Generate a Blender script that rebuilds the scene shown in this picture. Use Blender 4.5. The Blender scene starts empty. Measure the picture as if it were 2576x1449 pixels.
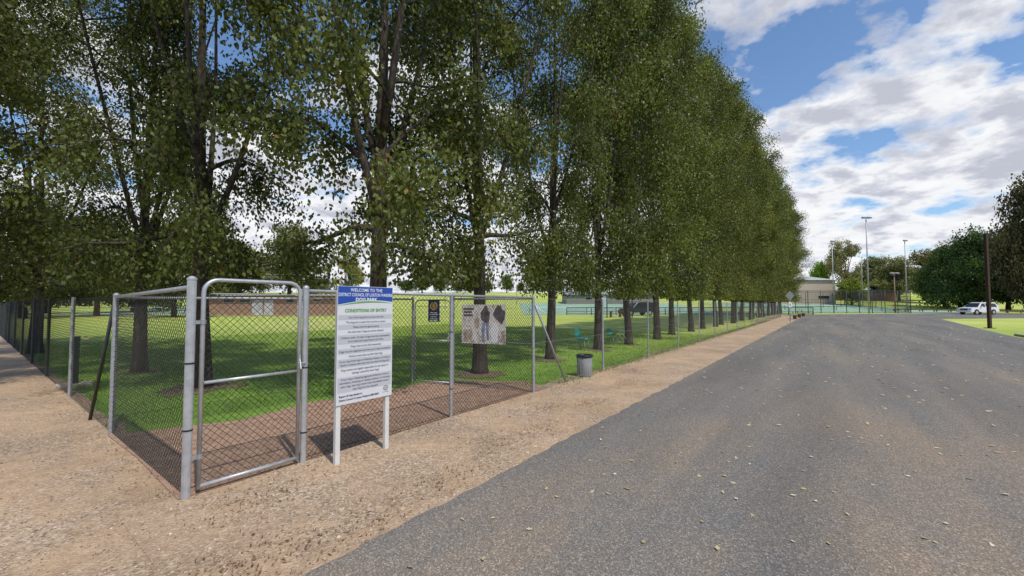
import bpy, math, random
import numpy as np
from mathutils import Vector, Matrix
PI=math.pi
C=bpy.context.scene.collection
F=1040.0; HC=1.6; PITCH=math.atan(40.5/F)
# ------------------------------------------------------------------ helpers
def W(px,py,z=0.0):
    f=Vector((0,math.cos(PITCH),math.sin(PITCH))); u=Vector((0,-math.sin(PITCH),math.cos(PITCH)))
    d=f*F+Vector((1,0,0))*(px-1288)+u*(724.5-py)
    k=(z-HC)/d.z
    return Vector((d.x*k,d.y*k,z))
def XA(px,Y): return (px-1288)/F*Y
def ZA(py,Y): return HC+(765-py)/F*Y
P0=Vector((-2.687,3.467,0)); U=Vector((0.6025,0.798,0)).normalized(); N=Vector((-U.y,U.x,0))
def FS(s,t,z=0.0): 
    p=P0+U*s+N*t; return Vector((p.x,p.y,z))
def hz(x,y):
    r=min(max(0,y-75),115)
    return 0.072*(math.sqrt(r*r+400)-20)
class MB:
    def __init__(s): s.v=[]; s.f=[]
    def add(s,vs,fs):
        n=len(s.v); s.v+= [tuple(v) for v in vs]; s.f+=[tuple(i+n for i in f) for f in fs]; return s
    def box(s,c,size,rz=0,M=None):
        sx,sy,sz=[a/2 for a in size]
        R=M if M is not None else Matrix.Rotation(rz,3,'Z')
        vs=[Vector(c)+R@Vector((x*sx,y*sy,z*sz)) for x in(-1,1) for y in(-1,1) for z in(-1,1)]
        return s.add(vs,[(0,1,3,2),(4,6,7,5),(0,4,5,1),(2,3,7,6),(0,2,6,4),(1,5,7,3)])
    def tube(s,pts,rad,n=8,cap=True):
        pts=[Vector(p) for p in pts]
        if not hasattr(rad,'__len__'): rad=[rad]*len(pts)
        rings=[];prev=None
        for i,p in enumerate(pts):
            d=(pts[min(i+1,len(pts)-1)]-pts[max(i-1,0)]).normalized()
            if prev is None:
                a=d.orthogonal().normalized()
            else:
                a=(prev-d*prev.dot(d)); a=a.normalized() if a.length>1e-6 else d.orthogonal().normalized()
            prev=a; b=d.cross(a)
            rings.append([p+(a*math.cos(2*PI*k/n)+b*math.sin(2*PI*k/n))*rad[i] for k in range(n)])
        vs=[v for r in rings for v in r]; fs=[]
        for i in range(len(rings)-1):
            for k in range(n):
                k2=(k+1)%n
                fs.append((i*n+k,i*n+k2,(i+1)*n+k2,(i+1)*n+k))
        if cap: fs.append(tuple(range(n))[::-1]); fs.append(tuple((len(rings)-1)*n+k for k in range(n)))
        return s.add(vs,fs)
    def lathe(s,c,prof,n=20):
        vs=[];fs=[]
        for r,z in prof:
            for k in range(n):
                a=2*PI*k/n; vs.append((c[0]+r*math.cos(a),c[1]+r*math.sin(a),c[2]+z))
        for i in range(len(prof)-1):
            for k in range(n):
                k2=(k+1)%n; fs.append((i*n+k,i*n+k2,(i+1)*n+k2,(i+1)*n+k))
        fs.append(tuple(range(n))[::-1]); fs.append(tuple((len(prof)-1)*n+k for k in range(n)))
        return s.add(vs,fs)
    def build(s,name,mat,parent=None,smooth=False,bevel=0):
        me=bpy.data.meshes.new(name); me.from_pydata(s.v,[],s.f); me.update()
        me.materials.append(mat)
        o=bpy.data.objects.new(name,me); C.objects.link(o)
        if smooth:
            for p in me.polygons: p.use_smooth=True
        if bevel:
            m=o.modifiers.new('b','BEVEL'); m.width=bevel; m.segments=2; m.limit_method='ANGLE'
        if parent is not None: o.parent=parent
        return o
def tag(o,label,cat,group=None,kind=None):
    if label: o['label']=label
    if cat: o['category']=cat
    if group: o['group']=group
    if kind: o['kind']=kind
    return o
def thing(name,label,cat,loc=(0,0,0),rz=0,group=None):
    o=bpy.data.objects.new(name,None); C.objects.link(o); o.location=loc; o.rotation_euler=(0,0,rz); o.empty_display_size=.2
    return tag(o,label,cat,group)
def dup(root,loc,rz,label=None,group=None,scale=None):
    r=root.copy(); C.objects.link(r); r.location=loc; r.rotation_euler=(0,0,rz)
    if scale is not None: r.scale=scale
    if label: r['label']=label
    if group: r['group']=group
    for ch in list(root.children):
        c=ch.copy(); C.objects.link(c); c.parent=r
        for g in list(ch.children):
            d=g.copy(); C.objects.link(d); d.parent=c
    return r
ORD=['first','second','third','fourth','fifth','sixth','seventh','eighth','ninth','tenth','eleventh','twelfth','thirteenth','fourteenth','fifteenth','sixteenth','seventeenth','eighteenth','nineteenth','twentieth','twenty-first','twenty-second','twenty-third','twenty-fourth','twenty-fifth','twenty-sixth','twenty-seventh','twenty-eighth','twenty-ninth','thirtieth']
# ------------------------------------------------------------------ materials
def newmat(name):
    m=bpy.data.materials.new(name); m.use_nodes=True; nt=m.node_tree
    return m,nt,nt.nodes['Principled BSDF']
def ramp(nt,fac,stops):
    r=nt.nodes.new('ShaderNodeValToRGB'); e=r.color_ramp.elements
    while len(e)<len(stops): e.new(.5)
    for i,(p,c) in enumerate(stops): e[i].position=p; e[i].color=(*c,1)
    nt.links.new(fac,r.inputs[0]); return r.outputs[0]
def noise(nt,scale,detail=4,rough=.55,vec=None,dist=0):
    n=nt.nodes.new('ShaderNodeTexNoise'); n.inputs['Scale'].default_value=scale; n.inputs['Detail'].default_value=detail
    n.inputs['Roughness'].default_value=rough; n.inputs['Distortion'].default_value=dist
    if vec is not None: nt.links.new(vec,n.inputs['Vector'])
    return n.outputs['Fac']
def pos(nt): return nt.nodes.new('ShaderNodeNewGeometry').outputs['Position']
def mix(nt,f,a,b,mode='MIX'):
    m=nt.nodes.new('ShaderNodeMixRGB'); m.blend_type=mode
    for i,x in ((0,f),(1,a),(2,b)):
        if hasattr(x,'links'): nt.links.new(x,m.inputs[i])
        elif i==0: m.inputs[0].default_value=x
        else: m.inputs[i].default_value=(*x,1)
    return m.outputs[0]
def bump(nt,b,h,strength=.4,dist=.02):
    n=nt.nodes.new('ShaderNodeBump'); n.inputs['Strength'].default_value=strength; n.inputs['Distance'].default_value=dist
    nt.links.new(h,n.inputs['Height']); nt.links.new(n.outputs[0],b.inputs['Normal'])
def simple(name,col,rough=.6,metal=0,var=.15,scale=8):
    m,nt,b=newmat(name)
    n=noise(nt,scale,5,.6,pos(nt))
    c=ramp(nt,n,[(.25,tuple(x*(1-var) for x in col)),(.75,tuple(min(1,x*(1+var)) for x in col))])
    nt.links.new(c,b.inputs['Base Color']); b.inputs['Roughness'].default_value=rough; b.inputs['Metallic'].default_value=metal
    return m
M={}
M['galv']=simple('galvanised_steel',(.36,.38,.40),.5,.45,.25,18)
M['galv_new']=simple('bright_galvanised_steel',(.47,.49,.52),.42,.45,.2,14)
M['wire']=simple('old_wire',(.035,.036,.033),.7,.1,.3,5)
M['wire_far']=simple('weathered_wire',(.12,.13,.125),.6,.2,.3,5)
M['wire_dark']=simple('dark_wire',(.02,.023,.022),.6,.1,.3,5)
M['post_dark']=simple('dark_painted_post',(.03,.035,.033),.5)
M['white']=simple('white_paint',(.78,.79,.8),.35,0,.04,30)
M['signwhite']=simple('sign_white',(.66,.67,.70),.4,0,.03,10)
M['white_post']=simple('worn_white_paint',(.66,.66,.64),.5,0,.12,20)
M['signgrey']=simple('sign_band',(.50,.51,.55),.4,0,.02)
M['signblue']=simple('sign_blue',(.012,.065,.36),.35,0,.06)
M['navy']=simple('navy_ink',(.015,.025,.12),.4,0,.05)
M['green_ink']=simple('green_ink',(.13,.34,.07),.4,0,.05)
M['grey_ink']=simple('grey_ink',(.09,.10,.17),.5,0,.05)
M['gold']=simple('gold_ink',(.6,.42,.08),.4)
M['black']=simple('black_plastic',(.015,.015,.016),.4)
M['rubber']=simple('rubber',(.02,.02,.02),.8)
M['teal']=simple('teal_plastic',(.012,.22,.20),.35)
M['bin']=simple('grey_bin_steel',(.20,.21,.215),.75,.0)
M['bin_slat']=simple('pale_bin_slat',(.34,.35,.35),.75,.0)
M['dkgreen']=simple('dark_green_paint',(.006,.016,.013),.4)
M['concrete']=simple('concrete',(.42,.36,.29),.9,0,.18,6)
M['tap']=simple('brass_tap',(.35,.3,.18),.35,.8)
M['timber']=simple('weathered_timber',(.16,.09,.05),.85,0,.3,6)
M['polewood']=simple('pole_timber',(.25,.18,.12),.85,0,.25,6)
M['rust']=simple('brown_steel',(.045,.022,.018),.6,0,.25,5)
M['roof']=simple('roof_sheet',(.45,.44,.42),.5)
M['roofg']=simple('grey_roof_sheet',(.26,.28,.28),.5)
M['beige']=simple('beige_wall',(.46,.37,.29),.8,0,.08,.5)
M['olivewall']=simple('grey_wall',(.22,.21,.18),.8,0,.1,.5)
M['door']=simple('pale_door',(.5,.53,.56),.5)
M['glass']=simple('dark_glass',(.02,.025,.03),.12,0,.1)
M['carwhite']=simple('white_car_paint',(.78,.79,.8),.3,.0,.03)
M['cardark']=simple('dark_car_paint',(.03,.035,.04),.25,.1,.05)
M['chrome']=simple('chrome',(.6,.6,.6),.2,.9,.05)
M['amber']=simple('lamp_glass',(.6,.55,.5),.2)
M['redlamp']=simple('red_lamp',(.4,.02,.02),.2)
M['skin']=simple('print_skin',(.45,.32,.27),.6,0,.3,25)
M['jeans']=simple('print_denim',(.22,.27,.38),.6,0,.6,14)
M['printbrown']=simple('print_brown',(.42,.33,.27),.6,0,.7,16)
M['printdark']=simple('print_black',(.10,.08,.08),.6,0,.8,14)
M['ink']=simple('black_ink',(.03,.03,.035),.6)
M['net']=simple('net_black',(.03,.03,.03),.8)
M['orange']=simple('terracotta_wall',(.35,.14,.07),.85,0,.1,1)
m,nt,b=newmat('faded_photo_print'); p=pos(nt)
nt.links.new(ramp(nt,noise(nt,6,8,.7,p,1.2),[(.30,(.14,.11,.10)),(.40,(.40,.34,.30)),(.47,(.62,.59,.56)),(.6,(.74,.73,.72))]),b.inputs['Base Color']); M['printsand']=m
m,nt,b=newmat('red_brick'); br=nt.nodes.new('ShaderNodeTexBrick'); br.inputs['Scale'].default_value=3.2
br.inputs['Color1'].default_value=(.42,.24,.16,1); br.inputs['Color2'].default_value=(.32,.18,.12,1); br.inputs['Mortar'].default_value=(.40,.35,.30,1)
tc=nt.nodes.new('ShaderNodeTexCoord'); mp=nt.nodes.new('ShaderNodeMapping'); mp.inputs['Rotation'].default_value=(PI/2,0,0)
nt.links.new(tc.outputs['Object'],mp.inputs[0]); nt.links.new(mp.outputs[0],br.inputs['Vector']); nt.links.new(br.outputs[0],b.inputs['Base Color']); b.inputs['Roughness'].default_value=.9
M['brick']=m
m,nt,b=newmat('bark'); tc=nt.nodes.new('ShaderNodeTexCoord'); mp=nt.nodes.new('ShaderNodeMapping'); mp.inputs['Scale'].default_value=(9,9,1.6)
nt.links.new(tc.outputs['Object'],mp.inputs[0]); n=noise(nt,2.2,7,.65,mp.outputs[0],.6)
oi=nt.nodes.new('ShaderNodeObjectInfo')
nt.links.new(mix(nt,1,ramp(nt,n,[(.3,(.014,.010,.008)),(.52,(.062,.047,.036)),(.75,(.17,.135,.105))]),oi.outputs['Color'],'MULTIPLY'),b.inputs['Base Color']); b.inputs['Roughness'].default_value=.95
bump(nt,b,n,.9,.04); M['bark']=m
def leafmat(name,stops,trans=.3):
    m,nt,b=newmat(name); a=nt.nodes.new('ShaderNodeAttribute'); a.attribute_name='tone'
    oi=nt.nodes.new('ShaderNodeObjectInfo')
    c=mix(nt,1,ramp(nt,a.outputs['Fac'],stops),oi.outputs['Color'],'MULTIPLY')
    nt.links.new(c,b.inputs['Base Color']); b.inputs['Roughness'].default_value=.5
    b.inputs['Specular IOR Level'].default_value=.3
    if trans:
        t=nt.nodes.new('ShaderNodeBsdfTranslucent'); nt.links.new(mix(nt,1,c,(1.6,1.6,.45),'MULTIPLY'),t.inputs[0])
        ms=nt.nodes.new('ShaderNodeMixShader'); ms.inputs[0].default_value=trans
        nt.links.new(b.outputs[0],ms.inputs[1]); nt.links.new(t.outputs[0],ms.inputs[2]); nt.links.new(ms.outputs[0],nt.nodes['Material Output'].inputs[0])
    return m
M['leaf']=leafmat('leaf',[(0,(.045,.060,.018)),(.35,(.095,.118,.030)),(.7,(.165,.188,.050)),(.93,(.235,.245,.075)),(.975,(.34,.25,.06)),(1,(.28,.12,.05))],.28)
M['gumleaf']=leafmat('gum_leaf',[(0,(.06,.07,.033)),(.5,(.15,.155,.065)),(1,(.27,.265,.11))],.15)
M['litter']=leafmat('dry_leaf',[(0,(.10,.05,.03)),(.5,(.24,.14,.075)),(1,(.45,.33,.19))],0)
M['roadleaf']=leafmat('pale_fallen_leaf',[(0,(.36,.29,.12)),(.5,(.57,.49,.27)),(1,(.74,.68,.48))],0)
M['blade']=leafmat('grass_blade',[(0,(.07,.14,.012)),(.5,(.15,.28,.022)),(1,(.27,.40,.04))],.25)
M['stone']=leafmat('pebble',[(0,(.20,.13,.09)),(.5,(.44,.33,.23)),(1,(.70,.60,.48))],0)
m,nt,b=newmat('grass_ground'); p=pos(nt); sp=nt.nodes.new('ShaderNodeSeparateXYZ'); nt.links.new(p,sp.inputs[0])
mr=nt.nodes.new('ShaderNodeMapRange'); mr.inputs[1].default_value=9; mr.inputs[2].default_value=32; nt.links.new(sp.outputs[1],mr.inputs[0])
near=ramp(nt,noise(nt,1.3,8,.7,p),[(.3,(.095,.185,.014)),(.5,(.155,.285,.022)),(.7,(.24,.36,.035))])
far=ramp(nt,noise(nt,.09,8,.65,p),[(.35,(.36,.46,.05)),(.5,(.47,.55,.09)),(.66,(.60,.56,.20))])  # distant grass is drier, with sunlit brightness also painted into its colour
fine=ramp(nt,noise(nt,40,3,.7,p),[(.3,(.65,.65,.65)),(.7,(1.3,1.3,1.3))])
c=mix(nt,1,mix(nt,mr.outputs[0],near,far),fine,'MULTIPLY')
nt.links.new(c,b.inputs['Base Color']); b.inputs['Roughness'].default_value=.9; bump(nt,b,noise(nt,30,4,.7,p),.6,.03); M['ground']=m
m,nt,b=newmat('sandy_gravel'); p=pos(nt)
vo=nt.nodes.new('ShaderNodeTexVoronoi'); vo.inputs['Scale'].default_value=60; nt.links.new(p,vo.inputs['Vector'])
sv=nt.nodes.new('ShaderNodeSeparateColor'); nt.links.new(vo.outputs['Color'],sv.inputs[0])
peb=ramp(nt,sv.outputs[0],[(0,(.22,.145,.095)),(.4,(.39,.285,.195)),(.8,(.52,.405,.295)),(1,(.70,.59,.46))])
sand=ramp(nt,noise(nt,9,10,.75,p),[(.3,(.40,.26,.155)),(.55,(.585,.415,.26)),(.75,(.70,.54,.37))])
msk=ramp(nt,noise(nt,.75,8,.7,p,.5),[(.38,(0,0,0)),(.60,(1,1,1))])
big=ramp(nt,noise(nt,.6,7,.7,p),[(.32,(.70,.67,.63)),(.66,(1.08,1.06,1.04))])
nt.links.new(mix(nt,1,mix(nt,msk,sand,peb),big,'MULTIPLY'),b.inputs['Base Color']); b.inputs['Roughness'].default_value=.95
bm=mix(nt,.5,vo.outputs['Distance'],noise(nt,25,6,.7,p)); bump(nt,b,bm,.75,.016); M['gravel']=m
m,nt,b=newmat('bare_dirt'); p=pos(nt)
nt.links.new(ramp(nt,noise(nt,7,10,.8,p),[(.3,(.21,.12,.08)),(.5,(.38,.235,.155)),(.7,(.54,.37,.26))]),b.inputs['Base Color']); b.inputs['Roughness'].default_value=.95
bump(nt,b,noise(nt,30,6,.7,p),.7,.02); M['dirt']=m
m,nt,b=newmat('tree_soil'); p=pos(nt)
nt.links.new(ramp(nt,noise(nt,9,9,.8,p),[(.38,(.09,.14,.03)),(.48,(.16,.11,.07)),(.7,(.31,.21,.14))]),b.inputs['Base Color']); b.inputs['Roughness'].default_value=.95
bump(nt,b,noise(nt,30,6,.7,p),.7,.02); M['soil']=m
m,nt,b=newmat('asphalt'); p=pos(nt)
vo=nt.nodes.new('ShaderNodeTexVoronoi'); vo.inputs['Scale'].default_value=125; nt.links.new(p,vo.inputs['Vector'])
sv=nt.nodes.new('ShaderNodeSeparateColor'); nt.links.new(vo.outputs['Color'],sv.inputs[0])
ag=ramp(nt,sv.outputs[1],[(0,(.125,.118,.108)),(.5,(.182,.172,.158)),(.85,(.24,.226,.206)),(1,(.40,.37,.32))])
mp=nt.nodes.new('ShaderNodeMapping'); mp.vector_type='TEXTURE'
mp.inputs['Rotation'].default_value=(0,0,math.atan2(U.y,U.x)); mp.inputs['Scale'].default_value=(9,1,1); nt.links.new(p,mp.inputs[0])
trk=ramp(nt,noise(nt,.8,6,.6,mp.outputs[0],.3),[(.36,(.82,.82,.83)),(.52,(1,1,1)),(.68,(1.24,1.15,1.04))])
mp2=nt.nodes.new('ShaderNodeMapping'); mp2.vector_type='TEXTURE'
mp2.inputs['Rotation'].default_value=(0,0,math.atan2(U.y,U.x)); mp2.inputs['Scale'].default_value=(3,1,1); nt.links.new(p,mp2.inputs[0])
brn=ramp(nt,noise(nt,.6,9,.72,mp2.outputs[0]),[(.40,(1,1,1)),(.66,(1.42,1.19,.98))])
spd=nt.nodes.new('ShaderNodeSeparateXYZ'); nt.links.new(p,spd.inputs[0]); mr=nt.nodes.new('ShaderNodeMapRange'); mr.inputs[1].default_value=3.5; mr.inputs[2].default_value=13; nt.links.new(spd.outputs[1],mr.inputs[0])
brn=mix(nt,mr.outputs[0],brn,(1,1,1))
nt.links.new(mix(nt,1,mix(nt,1,ag,trk,'MULTIPLY'),brn,'MULTIPLY'),b.inputs['Base Color']); b.inputs['Roughness'].default_value=.95; b.inputs['Specular IOR Level'].default_value=.1
bump(nt,b,vo.outputs['Distance'],.4,.005); M['asphalt']=m
m,nt,b=newmat('court_surface'); p=pos(nt)
nt.links.new(ramp(nt,noise(nt,.2,5,.6,p),[(.3,(.26,.42,.27)),(.7,(.36,.52,.36))]),b.inputs['Base Color']); b.inputs['Roughness'].default_value=.8; M['court']=m
# ------------------------------------------------------------------ setting
rng=np.random.default_rng(5); random.seed(5)
xs=list(np.arange(-40,80,4.))+list(np.arange(80,160,10.))+list(np.arange(160,700,60.))
xs=[-700,-500,-350,-250,-180,-140,-110,-90,-75,-60,-50]+xs
ys=[-60,-30,-10]+list(np.arange(0,60,6.))+list(np.arange(60,210,3.))+[215,240,280,340,450,600,900,1300]
mb=MB(); mb.v=[(x,y,hz(x,y)) for y in ys for x in xs]; nx=len(xs)
mb.f=[(j*nx+i,j*nx+i+1,(j+1)*nx+i+1,(j+1)*nx+i) for j in range(len(ys)-1) for i in range(nx-1)]
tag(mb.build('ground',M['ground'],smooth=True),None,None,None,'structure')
def poly(name,pts,z,mat):
    mb=MB(); mb.add([(p[0],p[1],z) for p in pts],[tuple(range(len(pts)))]); o=mb.build(name,mat); o['kind']='structure'; return o
def strip(name,A,B,mat):
    mb=MB(); n=len(A); mb.add(list(A)+list(B),[(i,i+1,n+i+1,n+i) for i in range(n-1)]); o=mb.build(name,mat); o['kind']='structure'; return o
def wob(s,k): return .006*math.sin(s*2.3+k)+.008*math.sin(s*5.9+2*k)+.010*math.sin(s*13.1+k)+random.uniform(-.015,.015)
SS=list(np.arange(-14,30,.10))+list(np.arange(30,62,1.5))
A=[FS(s,-1.76+wob(s,1)-.003*max(s,0),.009) for s in SS]
R_=[]
for s in SS:
    off=-11.6-(0 if s<30 else (s-30)*.08)
    R_.append(FS(s,off+wob(s,2),.009))
strip('road',A,R_,M['asphalt'])
poly('side_road',[FS(61.9,-2.2),FS(62,-14.1),(150,66),(150,74),(70,70),(40,63)],.007,M['asphalt'])
SV=[s for s in SS if s>=-.5]
strip('gravel_verge',[FS(s,.25+.12*math.sin(s*1.1)+wob(s,3)*3,.006) for s in SV],[FS(s,-2.6,.006) for s in SV],M['gravel'])
tt=[-2.6,-1,.25]+list(np.arange(.5,30,.25))
strip('gravel_path',[FS(.14+wob(t,1)*3,t,.003) for t in tt],[FS(-20,t,.003) for t in tt],M['gravel'])
poly('entry_dirt_floor',[FS(-.05,0.0),FS(3,.05),FS(5.6,-.0),FS(5.9,.7),FS(5.5,1.3),FS(5.05,2.0),FS(4.4,2.3),FS(3.5,2.15),FS(2.3,2.45),FS(1.2,2.2),FS(-.05,2.75),FS(-.02,1.5)],.0115,M['dirt'])
poly('dirt_patch',[W(1890,806),W(1960,794),W(2060,792),W(2150,793),W(2120,800),W(2010,806),W(1950,830)],.0045,M['gravel'])
poly('garden_bed',[FS(16,-12.0),FS(32,-12.3),FS(34,-16),FS(30,-24),FS(16,-24)],.013,M['dirt'])
poly('car_park_dirt',[(XA(2250,71.9),71.9),(XA(2420,71.9),71.9),(XA(2420,75),75),(XA(2250,75),75)],.02,M['gravel'])
poly('mulch_strip',[(-75,54),(-24,54),(-24,60),(-75,60)],.006,M['dirt'])
mb=MB()
c=FS(22.5,-11.95,.055); mb.box(c,(17,.16,.11),math.atan2(U.y,U.x))
tag(mb.build('kerb',M['concrete'],bevel=.02),None,None,None,'structure')
def court(name,x0,x1,y0,y1,mat,dz=.03):
    ysx=np.arange(y0,y1+.1,3.); A=[(x0,y,hz(0,y)+dz) for y in ysx]; B=[(x1,y,hz(0,y)+dz) for y in ysx]
    return strip(name,A,B,mat)
court('tennis_court',-80,-46,66,108,M['court'])
court('tennis_court',2,44,62,116,M['court'])
court('tennis_court',52,90,74,116,M['court'])
for (x0,x1,y0,y1) in ((6,6.25,64,110),(14,14.25,64,110),(22,22.25,64,110),(30,30.25,64,110),(6,30,78,78.5),(6,30,96,96.5),(56,56.2,78,110),(70,70.2,78,110)):
    ysx=[y0,(y0+y1)/2,y1] if y1-y0<2 else list(np.arange(y0,y1,3.))
    strip('court_line',[(x0,y,hz(0,y)+.07) for y in ysx],[(x1,y,hz(0,y)+.07) for y in ysx],M['white'])
# ------------------------------------------------------------------ leaf mesh helper
def leafobj(name,P,ax,wd,l,w,tone,mat,parent=None):
    n=len(P); l=np.asarray(l).reshape(-1,1); w=np.asarray(w).reshape(-1,1)
    V=np.empty((n,4,3),np.float32)
    V[:,0]=P; V[:,1]=P+ax*l*.42+wd*w*.5; V[:,2]=P+ax*l; V[:,3]=P+ax*l*.42-wd*w*.5
    me=bpy.data.meshes.new(name); me.vertices.add(n*4); me.vertices.foreach_set('co',V.ravel())
    me.loops.add(n*4); me.loops.foreach_set('vertex_index',np.arange(n*4,dtype=np.int32))
    me.polygons.add(n); me.polygons.foreach_set('loop_start',np.arange(0,n*4,4,dtype=np.int32))
    me.update(calc_edges=True)
    a=me.attributes.new('tone','FLOAT','FACE'); a.data.foreach_set('value',np.clip(tone,0,1).astype(np.float32))
    me.materials.append(mat); o=bpy.data.objects.new(name,me); C.objects.link(o)
    if parent is not None: o.parent=parent
    return o
def unit(a): return a/np.maximum(np.linalg.norm(a,axis=1,keepdims=True),1e-6)
def leafdirs(r,n,droop=1.0):
    ax=unit(np.stack([r.normal(0,.6,n),r.normal(0,.6,n),-droop+r.normal(0,.55,n)],1))
    q=unit(r.normal(0,1,(n,3))); wd=unit(np.cross(ax,q)); return ax,wd
# ------------------------------------------------------------------ row trees
def row_tree(seed,H,env,nl,nsub,ncl,leaf,tr,fork=False,zb=2.3,sig=.2,tsig=.14,steep=1.0):
    r=np.random.default_rng(seed); rr=random.Random(seed)
    root=thing('tree',None,'tree')
    wood=MB(); clumps=[]
    def lead(x,y,z0,z1,r0,lean,pw):
        pts=[];rad=[]
        n=12; ph=rr.uniform(0,6)
        for k in range(n+1):
            q=k/n; z=z0+(z1-z0)*q
            pts.append(Vector((x+lean[0]*q**.8+.16*math.sin(q*6+ph)*q,y+lean[1]*q**.8+.16*math.cos(q*5+ph)*q,z)))
            rad.append(max(.010,r0*(1-q)**pw+.006))
        return pts,rad
    p,ra=lead(0,0,0,H*.95,tr,(rr.uniform(-.5,.5),rr.uniform(-.5,.5)),1.9)
    p=[Vector((0,0,-.05)),Vector((0,0,.12)),Vector((0,0,.5))]+p[1:]; ra=[tr*1.5,tr*1.2,tr*1.02]+ra[1:]
    wood.tube(p,ra,10)
    leaders=[(p,ra)]
    nf=4 if fork else 2
    for k in range(nf):
        a=rr.uniform(0,1)+k*1.7
        h0=rr.uniform(2.9,4.4); ln=2.2 if fork else 1.5
        q,qa=lead(0,0,h0,H*rr.uniform(.6,.85),tr*.38,(math.cos(a)*ln,math.sin(a)*ln),1.3)
        wood.tube(q,qa,7); leaders.append((q,qa))
    for i in range(nl):
        h0=zb+(H*.88-zb)*(i+rr.random()*.8)/nl
        a=i*2.39996+rr.uniform(-.5,.5)
        L,La=leaders[rr.randrange(len(leaders))] if h0>4.5 else leaders[0]
        b=min(L,key=lambda v:abs(v.z-h0)); ri=La[L.index(b)]
        R=env(h0+.8)*rr.uniform(.6,1.1); R=max(.4,R-math.hypot(b.x,b.y)*.5)
        low=max(0,min(1,(7-h0)/4))
        pts=[];rad=[]; nn=7; rise=steep*R*(rr.uniform(.5,1.4)*(1-low)+rr.uniform(.05,.6)*low); bend=rr.uniform(-.6,.6)
        for k in range(nn+1):
            q=k/nn; aa=a+bend*q
            pts.append(Vector((b.x+math.cos(aa)*R*q,b.y+math.sin(aa)*R*q,h0+rise*q**.8-low*R*.35*q*q+.1*math.sin(q*7+i))))
            rad.append(max(.008,min(ri*.5,.06)*(1-q)+.007))
        wood.tube(pts,rad,5,False)
        for j in range(nsub):
            q=.25+.75*(j+rr.random())/nsub; k=min(nn,int(q*nn)); s0=pts[k]
            sa=a+rr.uniform(-1.6,1.6); sl=rr.uniform(.45,1.15)*(.6+.17*R); up=rr.uniform(-.8,.5)-.25*low
            mid=s0+Vector((math.cos(sa)*sl*.5,math.sin(sa)*sl*.5,up*sl*.5+.12))
            e=s0+Vector((math.cos(sa)*sl,math.sin(sa)*sl,up*sl-.08))
            wood.tube([s0,mid,e],[.013,.009,.005],3,False)
            ct=rr.gauss(.42,.2)
            for c in range(ncl):
                f=(c+.6)/ncl; v=s0.lerp(mid,min(1,f*2)) if f<.5 else mid.lerp(e,(f-.5)*2)
                clumps.append((v.x,v.y,v.z-.08,ct))
    Cc=np.array(clumps); Cc=Cc[Cc[:,2]>zb-.15]; per=leaf[2]//len(Cc)+1
    idx=np.repeat(np.arange(len(Cc)),per); n=len(idx)
    off=r.normal(0,1,(n,3))*np.array([.8,.8,1.3])*sig; off[:,2]-=np.abs(r.normal(0,.24,n))
    P=Cc[idx,:3]+off
    keep=P[:,2]>1.95; P=P[keep]; idx=idx[keep]; n=len(P)
    ax,wd=leafdirs(r,n)
    tone=Cc[idx,3]+r.normal(0,tsig,n); odd=r.random(n); tone=np.minimum(tone,.93); tone=np.where(odd>.992,.965+r.random(n)*.035,tone)
    sz=r.uniform(.65,1.25,n)
    wood.build('trunk',M['bark'],root,smooth=True)
    leafobj('crown',P,ax,wd,leaf[0]*sz,leaf[1]*sz,tone,M['leaf'],root)
    return root
def env_near(h):
    if h<5: return 1.9+.1*max(0,h-2)
    if h<8: return 2.2+.3*(h-5)
    if h<13: return 3.1
    return max(.5,3.1-.55*(h-13))
def env_far(h):
    if h<6: return 2.3+.17*max(0,h-2.5)
    if h<12.5: return 2.9
    return max(.6,2.9-.34*(h-12.5))
near=[row_tree(11+k,18,env_near,38,7,3,(.088,.056,72000),.165,fork=True,sig=.19,zb=2.35,tsig=.10) for k in range(3)]
mid=[row_tree(31+k,19.2,env_far,50,7,3,(.115,.072,52000),.15,sig=.22,zb=2.15,tsig=.09,steep=1.35) for k in range(3)]
usedn=[False]*3; usedm=[False]*3
def place(kind,k,loc,rz,sc,label,group,col=1.0,hue=0):
    lst,us=(near,usedn) if kind=='n' else (mid,usedm)
    if not us[k]:
        us[k]=True; o=lst[k]; o.location=loc; o.rotation_euler=(0,0,rz); o.scale=sc; o['label']=label; o['group']=group
    else: o=dup(lst[k],loc,rz,label,group,sc)
    for c in o.children:
        if c.name.startswith('crown'): c.color=(col*(1+hue),col*random.uniform(.98,1.03),col*.92,1)
    return o
def at(px,py): return W(px,py)
G1='tall leafy trees along the roadside fence'
place('n',0,at(950,990),.4,(1.1,1.1,1.02),'tall thick-trunked tree rising right behind the white conditions sign',G1,.95)
place('n',1,at(1207,938),2.2,(1.0,1.0,1),'tall tree whose trunk stands behind the photo banner',G1,1.0)
place('n',2,at(1385,903),4.1,(.82,.82,1.0),'tall tree just right of the airlock brace, left of the upright teal chair',G1,1.0)
place('m',0,at(1505,879),3.6,(.95,.95,.97),'tall tree with the upright teal chair at its left foot',G1,1.1)
place('m',1,FS(14.8,2.0),5.1,(.95,.95,.95),'tall tree with the tipped teal chair leaning at its foot',G1,1.0)
G2='tall dense trees further along the roadside row'
s=17.9;k=0
while s<88:
    wd_=random.uniform(.96,1.08)+(0 if s<34 else min(.45,(s-34)*.010)); hh=random.uniform(.93,1.02)+(0 if s<30 else .05)
    place('m',(k+2)%3,FS(s,2.05+random.uniform(-.2,.2)),random.uniform(0,6.28),(wd_,wd_,hh),'%s tree of the roadside row counted from the white conditions sign'%ORD[5+k],G2,(1.28,1.02,1.2,.95)[k%4]*random.uniform(.94,1.06),random.uniform(-.04,.08)); k+=1; s+=random.uniform(3.1,3.6)
G3='trees at the left park fence'
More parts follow.
